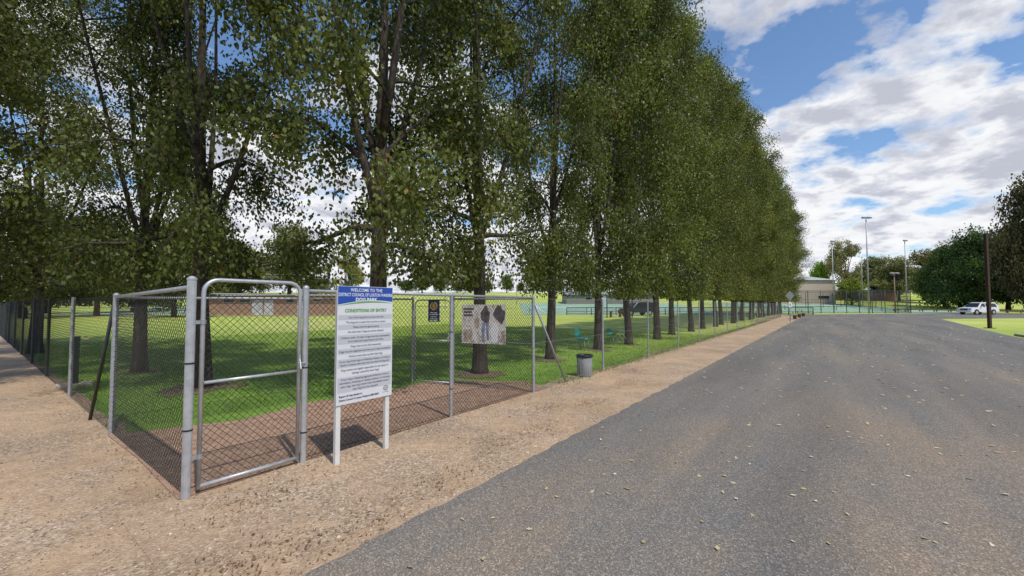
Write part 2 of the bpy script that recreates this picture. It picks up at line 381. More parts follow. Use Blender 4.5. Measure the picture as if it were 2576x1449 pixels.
place('n',2,at(508,972),1.3,(.9,.9,1),'dark tree behind the entry gate, trunk left of the gate frame',G3,.82)
place('n',1,at(350,935),.2,(.85,.85,.95),'slender-trunked tree standing left of the gate with low dark foliage',G3,.82)
place('n',0,(-10.6,7.4,0),2.5,(.95,.95,.9),'tree past the left edge whose dark foliage hangs over the left fence',G3,.8)
place('n',2,(-15.5,13.5,0),3.3,(1,1,.8),'tree near the left edge behind the dark fence, deeper in the park',G3,.85)
# ------------------------------------------------------------------ background trees
def bg_tree(seed,lobes,n,leaf,h_t,mat,trunkr=.03):
    r=np.random.default_rng(seed); rr=random.Random(seed); root=thing('tree',None,'tree'); wood=MB()
    wood.tube([(0,0,-.03),(0.01,0,h_t*.5),(0,0.01,h_t),(0,0,.6)],[trunkr*1.3,trunkr,trunkr*.8,trunkr*.3],7)
    Ps=[];T=[]
    tot=sum(l[3]**2 for l in lobes)
    for (x,y,z,R) in lobes:
        wood.tube([(0,0,h_t*.8),(x*.5,y*.5,(z+h_t)/2),(x,y,z)],[trunkr*.6,trunkr*.4,trunkr*.12],5,False)
        m=int(n*R*R/tot); cl=max(8,m//24)
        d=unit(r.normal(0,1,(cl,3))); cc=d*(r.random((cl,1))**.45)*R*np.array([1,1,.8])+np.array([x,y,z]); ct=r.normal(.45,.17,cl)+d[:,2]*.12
        idx=r.integers(0,cl,m); Ps.append(cc[idx]+r.normal(0,1,(m,3))*R*.14); T.append(ct[idx]+r.normal(0,.1,m))
    P=np.concatenate(Ps);T=np.concatenate(T); ax,wd=leafdirs(r,len(P),.7); sz=r.uniform(.7,1.3,len(P))
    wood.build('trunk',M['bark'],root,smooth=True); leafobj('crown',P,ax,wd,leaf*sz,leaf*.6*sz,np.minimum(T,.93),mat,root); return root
def rl(seed,n,rx,z0,z1,R0,R1):
    rr=random.Random(seed); o=[]
    for i in range(n):
        z=z0+(z1-z0)*(i+rr.random())/n; q=(z-z0)/(z1-z0); w=rx*(1-.75*q*q); a=rr.uniform(0,6.28); d=w*math.sqrt(rr.random()); o.append((d*math.cos(a),d*math.sin(a),z,rr.uniform(R0,R1)))
    return o
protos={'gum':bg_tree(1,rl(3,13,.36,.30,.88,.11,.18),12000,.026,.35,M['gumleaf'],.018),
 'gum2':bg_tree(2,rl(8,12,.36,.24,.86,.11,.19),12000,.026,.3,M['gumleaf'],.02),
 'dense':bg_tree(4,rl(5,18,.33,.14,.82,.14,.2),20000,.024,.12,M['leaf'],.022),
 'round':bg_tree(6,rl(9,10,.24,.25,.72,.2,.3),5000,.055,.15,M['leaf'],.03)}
usedp=set()
def bg(kind,px,Y,top,wpx,label,col=(1,1,1),group=None,bark=(1,1,1),rz=None):
    x=XA(px,Y); z0=hz(x,Y); H=(ZA(top,Y)-z0); wd=wpx/F*Y
    sc=(wd/.95,wd/.95,H/.98); rz=random.uniform(0,6.28) if rz is None else rz
    if kind not in usedp:
        usedp.add(kind); o=protos[kind]; o.location=(x,Y,z0); o.rotation_euler=(0,0,rz); o.scale=sc; o['label']=label
        if group: o['group']=group
    else: o=dup(protos[kind],(x,Y,z0),rz,label,group,sc)
    for c in o.children: c.color=(*(col if c.name.startswith('crown') else bark),1)
    return o
GB='background trees left of the row'
bg('gum',730,68,560,270,'broad olive gum tree behind the right end of the brick block',(1,1,.85),GB)
bg('gum2',600,74,600,190,'smaller gum tree behind the left end of the brick block',(1,1,.85),GB)
bg('gum',875,92,636,95,'yellowish gum tree just left of the conditions sign',(1.5,1.5,.9),GB)
bg('gum2',440,50,545,250,'gum tree with a dark trunk left of the gate post',(.85,.9,.7),GB)
bg('gum',245,56,530,280,'pale-trunked gum tree near the left courts',(.9,.95,.75),GB,(4,3.6,3))
bg('gum2',60,46,500,340,'gum tree behind the left fence at the picture edge',(.8,.85,.6),GB)
bg('dense',340,78,610,260,'dark bushy tree behind the left courts',(1,1.1,.9),GB)
bg('dense',120,70,590,260,'dark bushy tree at the left end behind the courts',(.9,1.0,.8),GB)
bg('dense',540,95,640,170,'mid green bushy tree behind the brick block roof',(1.1,1.2,.9),GB)
GH='small round trees on the far rise'
for i,(px,w,t,l) in enumerate([(1275,44,683,'round dark tree alone on the far rise, left of two'),(1341,34,688,'round dark tree on the far rise, right of two'),(1185,60,697,'low dark tree on the far rise behind the banner'),(1062,60,690,'dark tree on the far rise just right of the sign'),(1110,50,700,'low dark tree on the far rise left of the banner'),(1465,60,700,'dark tree on the far rise behind the shed'),(1400,44,703,'low dark tree on the far rise left of the shed'),(1020,50,700,'dark tree on the far rise right beside the sign edge'),(800,90,690,'dark tree on the far rise left of the sign'),(1560,60,700,'dark tree on the far rise above the shed roof'),(1150,40,705,'smallest dark tree on the far rise behind the inner gate'),(1225,50,704,'low dark tree on the far rise behind the banner right half'),(1310,30,706,'low shrub between the two round trees on the far rise'),(1515,60,702,'dark tree on the far rise over the shed middle')]):
    bg('round',px,185,t,w,l,(.8,.95,.9),GH)
GR='trees beyond the road end'
bg('round',2064,145,646,56,'bright green small tree behind the beige hall roof',(1.7,2.3,1.2),GR)
bg('gum',2130,138,603,110,'pale gum tree behind the beige hall, left floodlight before it',(1.6,1.5,1.4),GR,(4,3.6,3))
bg('round',2143,108,688,84,'yellow-green rounded bush tree right of the hall',(1.6,1.6,.9),GR)
bg('gum2',2200,135,640,140,'grey-green gum tree behind the tallest floodlight',(1.3,1.35,1.2),GR)
bg('gum',2262,125,645,140,'grey-green gum tree behind the timber pole',(1.3,1.3,1.2),GR)
bg('gum2',2325,128,622,150,'brownish gum tree left of the dark tree mass',(1.1,.95,.9),GR)
bg('dense',2240,150,672,190,'low olive tree filling behind the court fence',(1.1,1.15,1),GR)
bg('dense',2345,115,650,110,'low dark tree between the brownish gum and the dark tree mass',(.75,.85,.75),GR)
bg('dense',2375,100,606,130,'dark green tree at the left end of the dark tree mass',(.5,.72,.7),GR)
bg('dense',2415,96,590,160,'second dark green tree from the left of the dark tree mass',(.5,.7,.7),GR)
bg('dense',2460,88,560,210,'tallest rounded dark green tree above the white car',(.42,.65,.66),GR)
bg('dense',2535,90,572,200,'dark green tree behind the brown steel post',(.42,.65,.62),GR)
bg('dense',2590,82,600,190,'dark green tree filling the right picture edge below the purple crown',(.45,.62,.6),GR)
bg('dense',2615,66,395,210,'purple-tinged dark tree cut by the right picture edge',(.65,.5,.85),GR)
# ------------------------------------------------------------------ fences
def cl_mesh(mb,A,B,z0,z1,pitch=.062,r=.0024):
    A=Vector(A);B=Vector(B);A.z=B.z=0; L=(B-A).length; d=(B-A)/L; nrm=Vector((-d.y,d.x,0)); h=z1-z0
    for sg in (1,-1):
        a=-h
        while a<L+h:
            x0,x1=(a,a+h) 
            c0=max(0,x0);c1=min(L,x1)
            if c1-c0>.01:
                if sg>0: za=z0+(c0-x0); zb=z0+(c1-x0)
                else: za=z1-(c0-x0); zb=z1-(c1-x0)
                p=A+d*c0+nrm*(sg*r)+Vector((0,0,za)); q=A+d*c1+nrm*(sg*r)+Vector((0,0,zb))
                mb.tube([p,q],r,3,False)
            a+=pitch
FH=1.74
rf=math.atan2(U.y,U.x)
def post(parent,p,h,r,mat=None,name='post',cap=True):
    mb=MB(); mb.lathe((p[0],p[1],0),[(r,-.05),(r,h-.012),(r*1.1,h-.012),(r*1.1,h+.0),(r*.7,h+.015),(r*.2,h+.022)] if cap else [(r,-.05),(r,h)],14)
    return mb.build(name,mat or M['galv'],parent,smooth=False)
t=thing('chain_link_fence','front run of galvanised chain link fence behind the white conditions sign','fence')
post(t,FS(0,0),1.815,.034,M['galv_new']); post(t,FS(.96,0),1.77,.029,M['galv_new']); post(t,FS(3.03,0),FH,.024); post(t,FS(5.1,0),FH,.028)
MB().tube([FS(.96,0,1.735),FS(5.1,0,1.715)],.019,10).build('top_rail',M['galv'],t,True)
mb=MB(); cl_mesh(mb,FS(.99,0),FS(5.1,0),.03,1.71); mb.build('wire_mesh',M['wire'],t)
for z in (.05,.9): MB().tube([FS(.96,.01,z),FS(5.1,.01,z)],.003,4).build('tension_wire',M['wire'],t)
for s_,zz in ((0,.55),(0,1.1),(.96,.3),(.96,.95),(3.03,.4),(3.03,1.2)): 
    q=FS(s_,0); r0=.036 if s_==0 else (.031 if s_<1 else .026); MB().lathe((q.x,q.y,zz),[(r0,0),(r0,.014)],12).build('wire_tie',M['black'],t)
t=thing('chain_link_fence','short left side of the entry airlock between the corner post and brace post','fence')
post(t,FS(0,2.85),1.72,.03); MB().tube([FS(0,.03,1.74),FS(0,2.85,1.69)],.021,10).build('top_rail',M['galv'],t,True)
mb=MB(); cl_mesh(mb,FS(0,.03),FS(0,2.85),.02,1.7); mb.build('wire_mesh',M['wire'],t)
t=thing('chain_link_fence','inner chain link fence of the entry airlock facing the lawn','fence')
post(t,FS(4.4,2.5),FH,.024); post(t,FS(2.2,2.68),FH-.05,.016,cap=False)
MB().tube([FS(0,2.85,1.68),FS(4.4,2.5,1.7)],.018,8).build('top_rail',M['galv'],t,True)
mb=MB(); cl_mesh(mb,FS(0.03,2.85),FS(4.4,2.5),.02,1.68,.07,.0018); mb.build('wire_mesh',M['wire'],t)
t=thing('chain_link_fence','end run of the airlock fence that carries the photo banner','fence')
GA,GBp,GC=FS(4.4,2.5),FS(4.66,1.6),FS(5.1,0)
post(t,GBp,FH,.026); MB().tube([GBp+Vector((0,0,1.7)),GC+Vector((0,0,1.7))],.018,8).build('top_rail',M['galv'],t,True)
MB().tube([GBp+Vector((0,0,.9)),GC+Vector((0,0,.88))],.004,6).build('mid_wire',M['galv'],t,True)
mb=MB(); cl_mesh(mb,GBp,GC,.02,1.7,.07,.0018); mb.build('wire_mesh',M['wire'],t)
def gate(name,label,A,B,z0,z1,r,mid):
    A=Vector(A);B=Vector(B); L=(B-A).length; d=(B-A)/L; g=thing(name,label,'gate',A,math.atan2(d.y,d.x))
    R=.11; pts=[(0,0,z0)]
    pts.append((0,0,z1-R))
    for k in range(1,7): a=PI/2*k/6; pts.append((R-R*math.cos(a),0,z1-R+R*math.sin(a)))
    for k in range(0,7): a=PI/2*k/6; pts.append((L-R+R*math.sin(a),0,z1-R+R*math.cos(a)))
    pts.append((L,0,z0))
    MB().tube(pts,r,10).build('frame',M['galv_new'],g,True)
    MB().tube([(0,0,z0+.02),(L,0,z0+.02)],r*.95,10).build('bottom_rail',M['galv_new'],g,True)
    MB().tube([(r,0,mid),(L-r,0,mid)],r*.8,8).build('mid_rail',M['galv_new'],g,True)
    MB().tube([(.05,0,z1-.12),(L-.05,0,z1-.12)],.006,6).build('stretch_rod',M['galv'],g,True)
    mb=MB(); cl_mesh(mb,(r,.012,0),(L-r,.012,0),z0+.03,z1-.12,.062,.0025 if r>.016 else .0018); mb.build('wire_mesh',M['wire'],g)
    for z in (z0+.25,z1-.38):
        mb=MB(); mb.lathe((0,0,z),[(r*1.35,0),(r*1.35,.035)],12); mb.box((-.03,0,z+.017),(.07,.014,.03)); mb.build('hinge',M['galv'],g)
    mb=MB(); mb.box((L-.01,-.035,(z0+z1)/2+.1),(.022,.012,.13)); mb.tube([(L-.03,-.04,(z0+z1)/2+.08),(L+.05,-.04,(z0+z1)/2+.08)],.008,6); mb.tube([(L-.01,-.04,(z0+z1)/2+.12),(L-.02,-.09,(z0+z1)/2+.03)],.006,6); mb.build('latch',M['galv_new'],g)
    return g
gate('pedestrian_gate','arched-top galvanised pedestrian gate with mid rail at the near corner',FS(.085,0),FS(.9,0),.05,1.81,.018,.93)
gate('pedestrian_gate','inner airlock gate with the small navy sign on it',GA+(GBp-GA)*.06,GA+(GBp-GA)*.93,.04,1.68,.015,.88)
t=thing('chain_link_fence','long chain link fence running beside the road under the tree row','fence')
s=8.05;n=0
while s<60: post(t,FS(s,0),1.72,.02 if n%6 else .024,cap=False); s+=3.17; n+=1
mb=MB(); cl_mesh(mb,FS(5.13,0),FS(30,0),.02,1.70,.075,.0015); cl_mesh(mb,FS(30,0),FS(58.8,0),.02,1.70,.12,.0018); mb.build('wire_mesh',M['wire_far'],t)
for z in (.06,.88,1.7): MB().tube([FS(5.1,.01,z),FS(58.8,.01,z)],.003,4).build('tension_wire',M['galv'],t)
MB().tube([FS(5.13,0,1.62),FS(6.32,.02,0.0)],.02,8).build('brace',M['galv'],t,True)
t=thing('chain_link_fence','dark chain link fence along the gravel path at left','fence')
s=6.2
while s<32: post(t,FS(0,s),1.72,.028,M['post_dark'] if s>8 else M['galv'],cap=False); s+=3.3
mb=MB(); cl_mesh(mb,FS(0,2.88),FS(0,32),.0,1.70,.09,.0019); mb.build('wire_mesh',M['wire_dark'],t)
MB().tube([FS(0,2.95,1.6),FS(-.05,3.9,0)],.02,8).build('brace',M['post_dark'],t,True)
# ------------------------------------------------------------------ sign with text
def text_into(mb,body,cx,cz,h,width,y=-.0,align='CENTER',off=.008):
    cu=bpy.data.curves.new('t','FONT'); cu.body=body; cu.size=1; cu.align_x='LEFT'; cu.resolution_u=2; cu.offset=off
    ob=bpy.data.objects.new('t',cu); C.objects.link(ob); bpy.context.view_layer.update()
    me=bpy.data.meshes.new_from_object(ob.evaluated_get(bpy.context.evaluated_depsgraph_get()))
    X=[v.co.x for v in me.vertices]; x0,x1=min(X),max(X); k=h/.72
    kx=width/(x1-x0) if width else k
    ox=cx-(x1-x0)*kx/2 if align=='CENTER' else cx
    mb.add([((v.co.x-x0)*kx+ox,y,v.co.y*k+cz-h/2) for v in me.vertices],[tuple(p.vertices) for p in me.polygons])
    bpy.data.objects.remove(ob); bpy.data.curves.remove(cu); bpy.data.meshes.remove(me)
SW,ST,SB=.66,1.785,.59
so=FS(1.10,-.35)
sg=thing('information_board','white and blue council dog park conditions sign on two white posts','sign',so,rf)
MB().box((SW/2,0,(ST+SB)/2),(SW,.006,ST-SB)).build('panel',M['signwhite'],sg)
for x in (.035,SW-.045):
    MB().box((x,.032,(ST-.05)/2-.02),(.05,.045,ST-.01)).build('post',M['white_post'],sg,bevel=.004)
def quad(mb,pts,y): mb.add([(x,y,z) for x,z in pts],[tuple(range(len(pts)))])
mb=MB(); hp=[(0.004,ST-.004),(0.004,ST-.19)]+[(0.004+(SW-.008)*k/12,ST-.19+.035*math.sin(PI*k/12*.9)+.02*k/12) for k in range(1,13)]+[(SW-.004,ST-.004)]
quad(mb,hp,-.0045); mb.build('blue_header',M['signblue'],sg)
mb=MB(); n=16; top=[(.004+(SW-.008)*k/n,ST-.200+.040*math.sin(PI*k/n*.9)+.012*k/n) for k in range(n+1)]
bot=[(x,z-.016*math.sin(PI*k/n)-.001) for k,(x,z) in enumerate(top)]
mb.add([(x,-.0045,z) for x,z in top]+[(x,-.0045,z) for x,z in bot],[(i,i+1,n+2+i,n+1+i) for i in range(n)])
mb.build('green_swoosh',M['green_ink'],sg)
for a,b_ in ((.297,.345),(.395,.442),(.50,.59),(.64,.69),(.742,.825),(.925,1.075)):
    mb=MB(); quad(mb,[(.012,ST-a),(.012,ST-b_),(SW-.012,ST-b_),(SW-.012,ST-a)],-.0042); mb.build('grey_band',M['signgrey'],sg)
def lettering(name,tx,*a,mat,**k):
    mb=MB(); text_into(mb,tx,*a,**k); return mb.build(name,mat,sg)
lettering('title_lettering','WELCOME TO THE',SW/2,ST-.038,.034,.38,-.006,mat=M['white'],off=.012)
lettering('title_lettering','DISTRICT COUNCIL OF LOXTON WAIKERIE',SW/2,ST-.087,.034,.64,-.006,mat=M['white'],off=.012)
lettering('title_lettering','DOG PARK',SW/2,ST-.136,.035,.26,-.006,mat=M['white'],off=.03)
lettering('heading_lettering','CONDITIONS OF ENTRY',SW/2,ST-.25,.035,.50,-.006,mat=M['green_ink'],off=.03)
for v,w_,tx in [(.32,.42,'Use of this dog park is at your own risk'),(.37,.47,'The dog park is open from sunrise to sunset'),(.42,.31,'Please close the gate properly'),(.468,.42,'No more than 2 dogs per person allowed'),(.527,.58,'Children under 10 years of age must be accompanied'),(.563,.42,'by an adult and supervised at all times'),(.615,.36,'Dogs must not be left unattended'),(.665,.61,'Dogs must be registered and have up to date vaccinations'),(.716,.40,'Owners must clean up after their dog'),(.765,.60,'If your dog shows signs of infectious disease, is in heat, is'),(.801,.58,'fearful or anxious then they must not enter the dog park'),(.851,.56,'Dog owners are legally responsible for any injury or'),(.888,.32,'damage caused by their dogs'),(.945,.56,'If your dog is displaying aggressive behaviour such as'),(.981,.60,'intimidation, harassing or causing nuisance, or mounting'),(1.017,.57,'other dogs, then dog owners must immediately remove'),(1.053,.30,'their dog from the dog park')]:
    lettering('body_lettering',tx,SW/2,ST-v,.022,w_,-.006,mat=M['grey_ink'],off=.006)
lettering('footer_lettering','Report all dog attacks to',.03,ST-1.112,.021,.26,-.006,'LEFT',mat=M['navy'],off=.02)
lettering('footer_lettering','District Council of Loxton Waikerie 8584 8000',.03,ST-1.15,.021,.46,-.006,'LEFT',mat=M['navy'],off=.02)
mb=MB()
ring=[(.58+.032*math.cos(a),ST-1.105+.026*math.sin(a)) for a in np.linspace(0,2*PI,21)[:-1]]; rin=[(.58+.027*math.cos(a),ST-1.105+.021*math.sin(a)) for a in np.linspace(0,2*PI,21)[:-1]]
mb.add([(x,-.0055,z) for x,z in ring+rin],[(i,(i+1)%20,20+(i+1)%20,20+i) for i in range(20)])
text_into(mb,'LW',.58,ST-1.105,.02,.034,-.006); text_into(mb,'Loxton Waikerie',.58,ST-1.145,.008,.08,-.006); mb.build('council_logo',M['navy'],sg)
dgv=(GBp-GA).normalized(); ra=math.atan2(dgv.y,dgv.x); c=GA+(GBp-GA)*.55
nrmv=Vector((dgv.y,-dgv.x,0))
if nrmv.y>0: nrmv=-nrmv
c=c+nrmv*.03
t=thing('notice_plate','small navy notice plate with round emblem hung on the inner gate','sign',c,ra if (Matrix.Rotation(ra,3,'Z')@Vector((0,-1,0))).dot(nrmv)>0 else ra+PI)
MB().box((0,0,1.47),(.26,.005,.44)).build('plate',M['navy'],t)
mb=MB(); R1=[(.085*math.cos(a),1.56+.085*math.sin(a)) for a in np.linspace(0,2*PI,21)[:-1]]; R2=[(.06*math.cos(a),1.56+.06*math.sin(a)) for a in np.linspace(0,2*PI,21)[:-1]]
mb.add([(x,-.005,z) for x,z in R1+R2],[(i,(i+1)%20,20+(i+1)%20,20+i) for i in range(20)]); mb.add([(x*.45,-.005,1.56+(z-1.56)*.6) for x,z in R1],[tuple(range(20))]); mb.build('round_emblem',M['gold'],t)
mb=MB()
for z,w_ in ((1.42,.16),(1.385,.19),(1.34,.14),(1.30,.17)): quad(mb,[(-w_/2,z),(w_/2,z),(w_/2,z+.014),(-w_/2,z+.014)],-.005)
quad(mb,[(-.09,1.265),(.09,1.265),(.09,1.285),(-.09,1.285)],-.005); mb.build('lettering',M['white'],t)
d2=(GC-GBp).normalized(); n2=Vector((d2.y,-d2.x,0)); 
if n2.y>0:n2=-n2
rb=math.atan2(d2.y,d2.x); 
if (Matrix.Rotation(rb,3,'Z')@Vector((0,-1,0))).dot(n2)<0: rb+=PI
bo=GBp+d2*.22+n2*.05
t=thing('photo_banner','printed photo banner of people with dogs hung on the end fence run','banner',bo,rb)
BW=.92
MB().box((BW/2,0,1.22),(BW,.004,.74)).build('banner_sheet',M['printsand'],t)
def patch(name,polys,mat,y=-.004):
    for p in polys:
        mb=MB(); quad(mb,p,y); mb.build(name,mat,t)
patch('printed_dark_coat',[[(.42,1.30),(.40,1.42),(.45,1.50),(.49,1.57),(.54,1.57),(.56,1.49),(.60,1.44),(.58,1.26),(.50,1.24)],[(.70,1.34),(.66,1.41),(.70,1.50),(.75,1.58),(.82,1.57),(.85,1.50),(.91,1.46),(.90,1.33),(.84,1.22),(.78,1.27)]],M['printdark'])
patch('printed_brown_dog',[[(.03,.88),(.06,.98),(.03,1.05),(.07,1.13),(.13,1.10),(.21,1.15),(.24,1.02),(.20,.96),(.24,.88)],[(.28,1.18),(.27,1.30),(.33,1.38),(.38,1.30),(.37,1.16),(.32,1.12)],[(.80,.88),(.84,1.0),(.82,1.08),(.90,1.12),(.91,.88)]],M['printbrown'])
patch('printed_trousers',[[(.44,1.25),(.42,1.10),(.44,.90),(.48,.90),(.49,1.10),(.50,1.24)],[(.51,1.24),(.52,1.10),(.54,.92),(.58,.92),(.57,1.12),(.57,1.25)]],M['jeans'],-.0045)
patch('printed_white_dog',[[(.63,1.18),(.60,1.08),(.63,.98),(.62,.88),(.76,.88),(.76,1.02),(.79,1.14),(.74,1.24),(.68,1.26)]],M['white'],-.005)
patch('printed_letter_bar',[[(.04,1.49),(.04,1.525),(.26,1.525),(.26,1.49)],[(.04,1.43),(.04,1.465),(.22,1.465),(.22,1.43)],[(.04,1.37),(.04,1.405),(.24,1.405),(.24,1.37)]],M['printdark'],-.005)
# ------------------------------------------------------------------ small objects
bp=W(1481,948)
t=thing('rubbish_bin','small grey ribbed rubbish bin with black rim inside the road fence','bin',bp+N*.1)
t.scale=(.93,.93,.95)
hB=.5
MB().lathe((0,0,0),[(.15,0),(.155,.02),(.19,hB-.04),(.185,hB-.04)],24).build('bin_body',M['bin'],t,True)
mb=MB()
for k in range(24):
    a=2*PI*k/24; mb.box((.174*math.cos(a),.174*math.sin(a),hB*.46),(.01,.02,hB*.82),a)
mb.build('slat_ring',M['bin_slat'],t)
MB().lathe((0,0,0),[(.193,hB-.045),(.203,hB-.04),(.203,hB),(.19,hB+.008),(.17,hB-.01),(.16,hB-.03)],24).build('rim',M['black'],t,True)
def chair(loc,rz,label,tilt=0):
    t=thing('plastic_chair',label,'chair',loc,rz,'teal plastic chairs under the trees'); t.rotation_euler=(tilt,0,rz); t.scale=(.88,.88,.88)
    n=7
    prof=[(-.22,.42),(-.18,.45),(0,.43),(.15,.43),(.2,.47),(.24,.6),(.27,.78),(.28,.84)]
    def sheet(pr,w):
        vs=[]
        for (y,z) in pr:
            for k in range(n): q=k/(n-1)*2-1; vs.append((q*w,y-(.03*q*q if z>.5 else 0),z+(.03*q*q if z<.5 else 0)))
        mb2=MB(); mb2.add(vs,[(i*n+k,i*n+k+1,(i+1)*n+k+1,(i+1)*n+k) for i in range(len(pr)-1) for k in range(n-1)]); return mb2
    for nm,pr in (('seat',prof[:5]),('backrest',prof[4:])):
        o=sheet(pr,.23).build(nm,M['teal'],t,True); m=o.modifiers.new('s','SOLIDIFY'); m.thickness=.012
    for sx in (-1,1):
        for sy in (-1,1): MB().tube([(sx*.17,sy*.14,.43),(sx*.22,sy*.22,0)],.011,6).build('leg',M['galv'],t,True)
    return t
chair(W(1466,880),-2.2+PI,'upright teal plastic chair on the grass under the trees')
c2=chair(W(1562,868)+Vector((0,0,.12)),.9,'teal plastic chair tipped against a tree trunk',-.55)
tp=W(187,970)
t=thing('water_bollard','dark green square drinking tap bollard on a small concrete pad','drinking fountain',tp,.82)
MB().box((0,0,.02),(.5,.4,.05)).build('concrete_pad',M['concrete'],t,bevel=.01)
MB().box((0,0,.49),(.105,.105,.9)).build('column',M['dkgreen'],t,bevel=.008)
MB().box((0,0,.95),(.12,.12,.03)).build('cap',M['dkgreen'],t,bevel=.008)
mb=MB(); mb.tube([(.05,0,.9),(.17,0,.9),(.19,0,.87),(.19,0,.83)],.012,8); mb.tube([(.13,0,.9),(.13,0,.95)],.008,6); mb.box((.13,0,.955),(.06,.015,.01)); mb.build('tap',M['tap'],t)
bpst=W(2490,826)
t=thing('steel_post','tall dark brown steel post standing alone at the right kerb','post',bpst)
MB().box((0,0,3.1),(.15,.17,6.3)).build('column',M['rust'],t,bevel=.01); MB().box((.12,0,6.28),(.42,.18,.05)).build('top_plate',M['rust'],t,bevel=.01)
MB().box((0,0,.02),(.4,.4,.05)).build('base_plate',M['rust'],t)
rp=W(1988,810)
t=thing('road_sign','grey diamond road sign seen from behind at the fence end','sign',rp,.1)
MB().tube([(0,0,-.05),(0,0,2.55)],.035,8).build('pole',M['galv'],t,True)
mb=MB(); mb.box((0,-.04,2.35),(.62,.006,.62),M=Matrix.Rotation(PI/4,3,'Y')); mb.build('diamond_plate',M['bin'],t)
MB().box((0,-.04,1.55),(.3,.006,.42)).build('small_plate',M['white'],t); 
mb=MB(); quad(mb,[(-.08,1.55),(0,1.42),(.08,1.55),(.03,1.55),(.03,1.68),(-.03,1.68),(-.03,1.55)],-.0445); mb.build('arrow_mark',M['ink'],t)
for i,(px,py) in enumerate(((2001,803),(2012,799),(2022,796))):
    t=thing('timber_seat',('nearest','middle','farthest')[i]+' of three low timber seats beside the road sign','bench',W(px,py),1.0,'low timber seats at the road end')
    MB().box((0,0,.42),(1.3,.32,.07)).build('seat',M['polewood'],t,bevel=.01)
    MB().box((0,.2,.7),(1.3,.05,.25)).build('backrest',M['polewood'],t,bevel=.01)
    for sx in (-.5,.5): MB().box((sx,.05,.2),(.1,.3,.42)).build('leg',M['timber'],t)
def lightpole(px,Y,top,label,heads=2,mat='galv',r=.13):
    x=XA(px,Y); z0=hz(x,Y); H=ZA(top,Y)-z0
    t=thing('light_pole',label,'light pole',(x,Y,z0))
    MB().tube([(0,0,-.1),(0,0,H)],[r,r*.55],8).build('pole',M[mat],t,True)
    if heads:
        MB().box((0,0,H-.05),(heads*.75,.1,.1)).build('crossarm',M[mat],t)
        for k in range(heads): 
            xx=(k-(heads-1)/2)*.85
            mb=MB(); mb.box((xx,-.15,H+.05),(.6,.5,.22),M=Matrix.Rotation(.35,3,'X')); mb.build('floodlight',M['galv'],t,bevel=.03)
    return t
lightpole(2185,70,547,'tallest floodlight pole with a double lamp head near the courts',2)
lightpole(2097,82,607,'floodlight pole beside the beige hall',1,r=.11)
lightpole(2281,86,605,'floodlight pole left of the dark tree mass',1,r=.12)
lightpole(2170,104,648,'slim pole just left of the tallest floodlight',0,r=.09)
lightpole(2251,75,688,'short timber pole with crossarm right of the tallest floodlight',2,'polewood',.13)
lightpole(1120,92,668,'slim light pole on the far lawn behind the airlock',1,r=.09)
lightpole(645,63,655,'slim pole standing by the brick block',0,r=.07)
lightpole(1300,110,690,'slim light pole on the far lawn right of the banner',1,r=.09)
for i,(z1,z2) in enumerate(((672,702),(655,690))):
    a=Vector((XA(0,40),40,ZA(620+i*8,40))); b_=Vector((XA(900,66),66,ZA(z2,66)))
    pts=[a.lerp(b_,k/12)+Vector((0,0,-.9*math.sin(PI*k/12))) for k in range(13)]
    tag(MB().tube(pts,.018,4).build('overhead_cable',M['roof']),('lower','upper')[i]+' of two pale overhead cables behind the gate','cable','overhead cables')
# ------------------------------------------------------------------ buildings
def building(name,label,x0,x1,Y,D,H,wall,roof,wins,doors,gable=0,ry=0):
    z=hz(0,Y)-.1; t=thing(name,label,'building',((x0+x1)/2,Y,z),ry); w=x1-x0
    MB().box((0,D/2,H/2),(w,D,H)).build('wall',wall,t)
    mb=MB()
    if gable: mb.add([(-w/2-.4,-.5,H+.02),(w/2+.4,-.5,H+.02),(w/2+.4,D+.5,H+.02),(-w/2-.4,D+.5,H+.02),(-w/2-.4,D/2,H+gable),(w/2+.4,D/2,H+gable)],[(0,1,5,4),(2,3,4,5),(0,4,3),(1,2,5),(0,3,2,1)])
    else: mb.box((0,D/2,H+.13),(w+1.0,D+1.2,.22))
    mb.build('roof',roof,t)
    for (cx,cz,ww,hh) in wins:
        f=MB().box((cx,-.03,cz),(ww,.08,hh)).build('window',M['door'],t); MB().box((cx,-.08,cz),(ww-.14,.03,hh-.14)).build('pane',M['glass'],f)
    for (cx,ww,hh) in doors:
        f=MB().box((cx,-.03,hh/2),(ww,.09,hh)).build('door',M['door'],t); MB().box((cx+ww*.35,-.09,1.0),(.12,.05,.05)).build('handle',M['black'],f)
    return t
building('brick_building','low red brick toilet block with pale flat roof beyond the lawn',XA(522,61),XA(836,61),61,6,2.9,M['brick'],M['roof'],[(-6,2.2,1.6,.6),(-3.6,2.2,1.6,.6),(3,2.2,1.2,.6),(7,2.3,1.2,.5)],[(-1.8,1.5,2.3),(-.1,1.3,2.3),(4.8,1.4,2.3)])
building('shed','long low grey shed with pitched roof behind the courts',XA(1425,112),XA(1645,112),112,10,2.6,M['olivewall'],M['roofg'],[(-6,1.6,1.4,.8),(2,1.6,1.4,.8)],[(-2,2.6,2.3)],1.1)
building('sports_hall','large beige sports hall at the right end of the tree row',XA(1930,112),XA(2102,112),112,20,6.6,M['beige'],M['roof'],[(6,2,3,.9)],[(8,1.2,2.2)],1.6)
building('clubhouse','small terracotta and white clubhouse behind the road-end courts',XA(2120,128),XA(2250,128),128,8,2.6,M['orange'],M['roofg'],[(-4,1.6,1.8,1),(3,1.6,1.8,1)],[(0,1,2.1)],1.0)
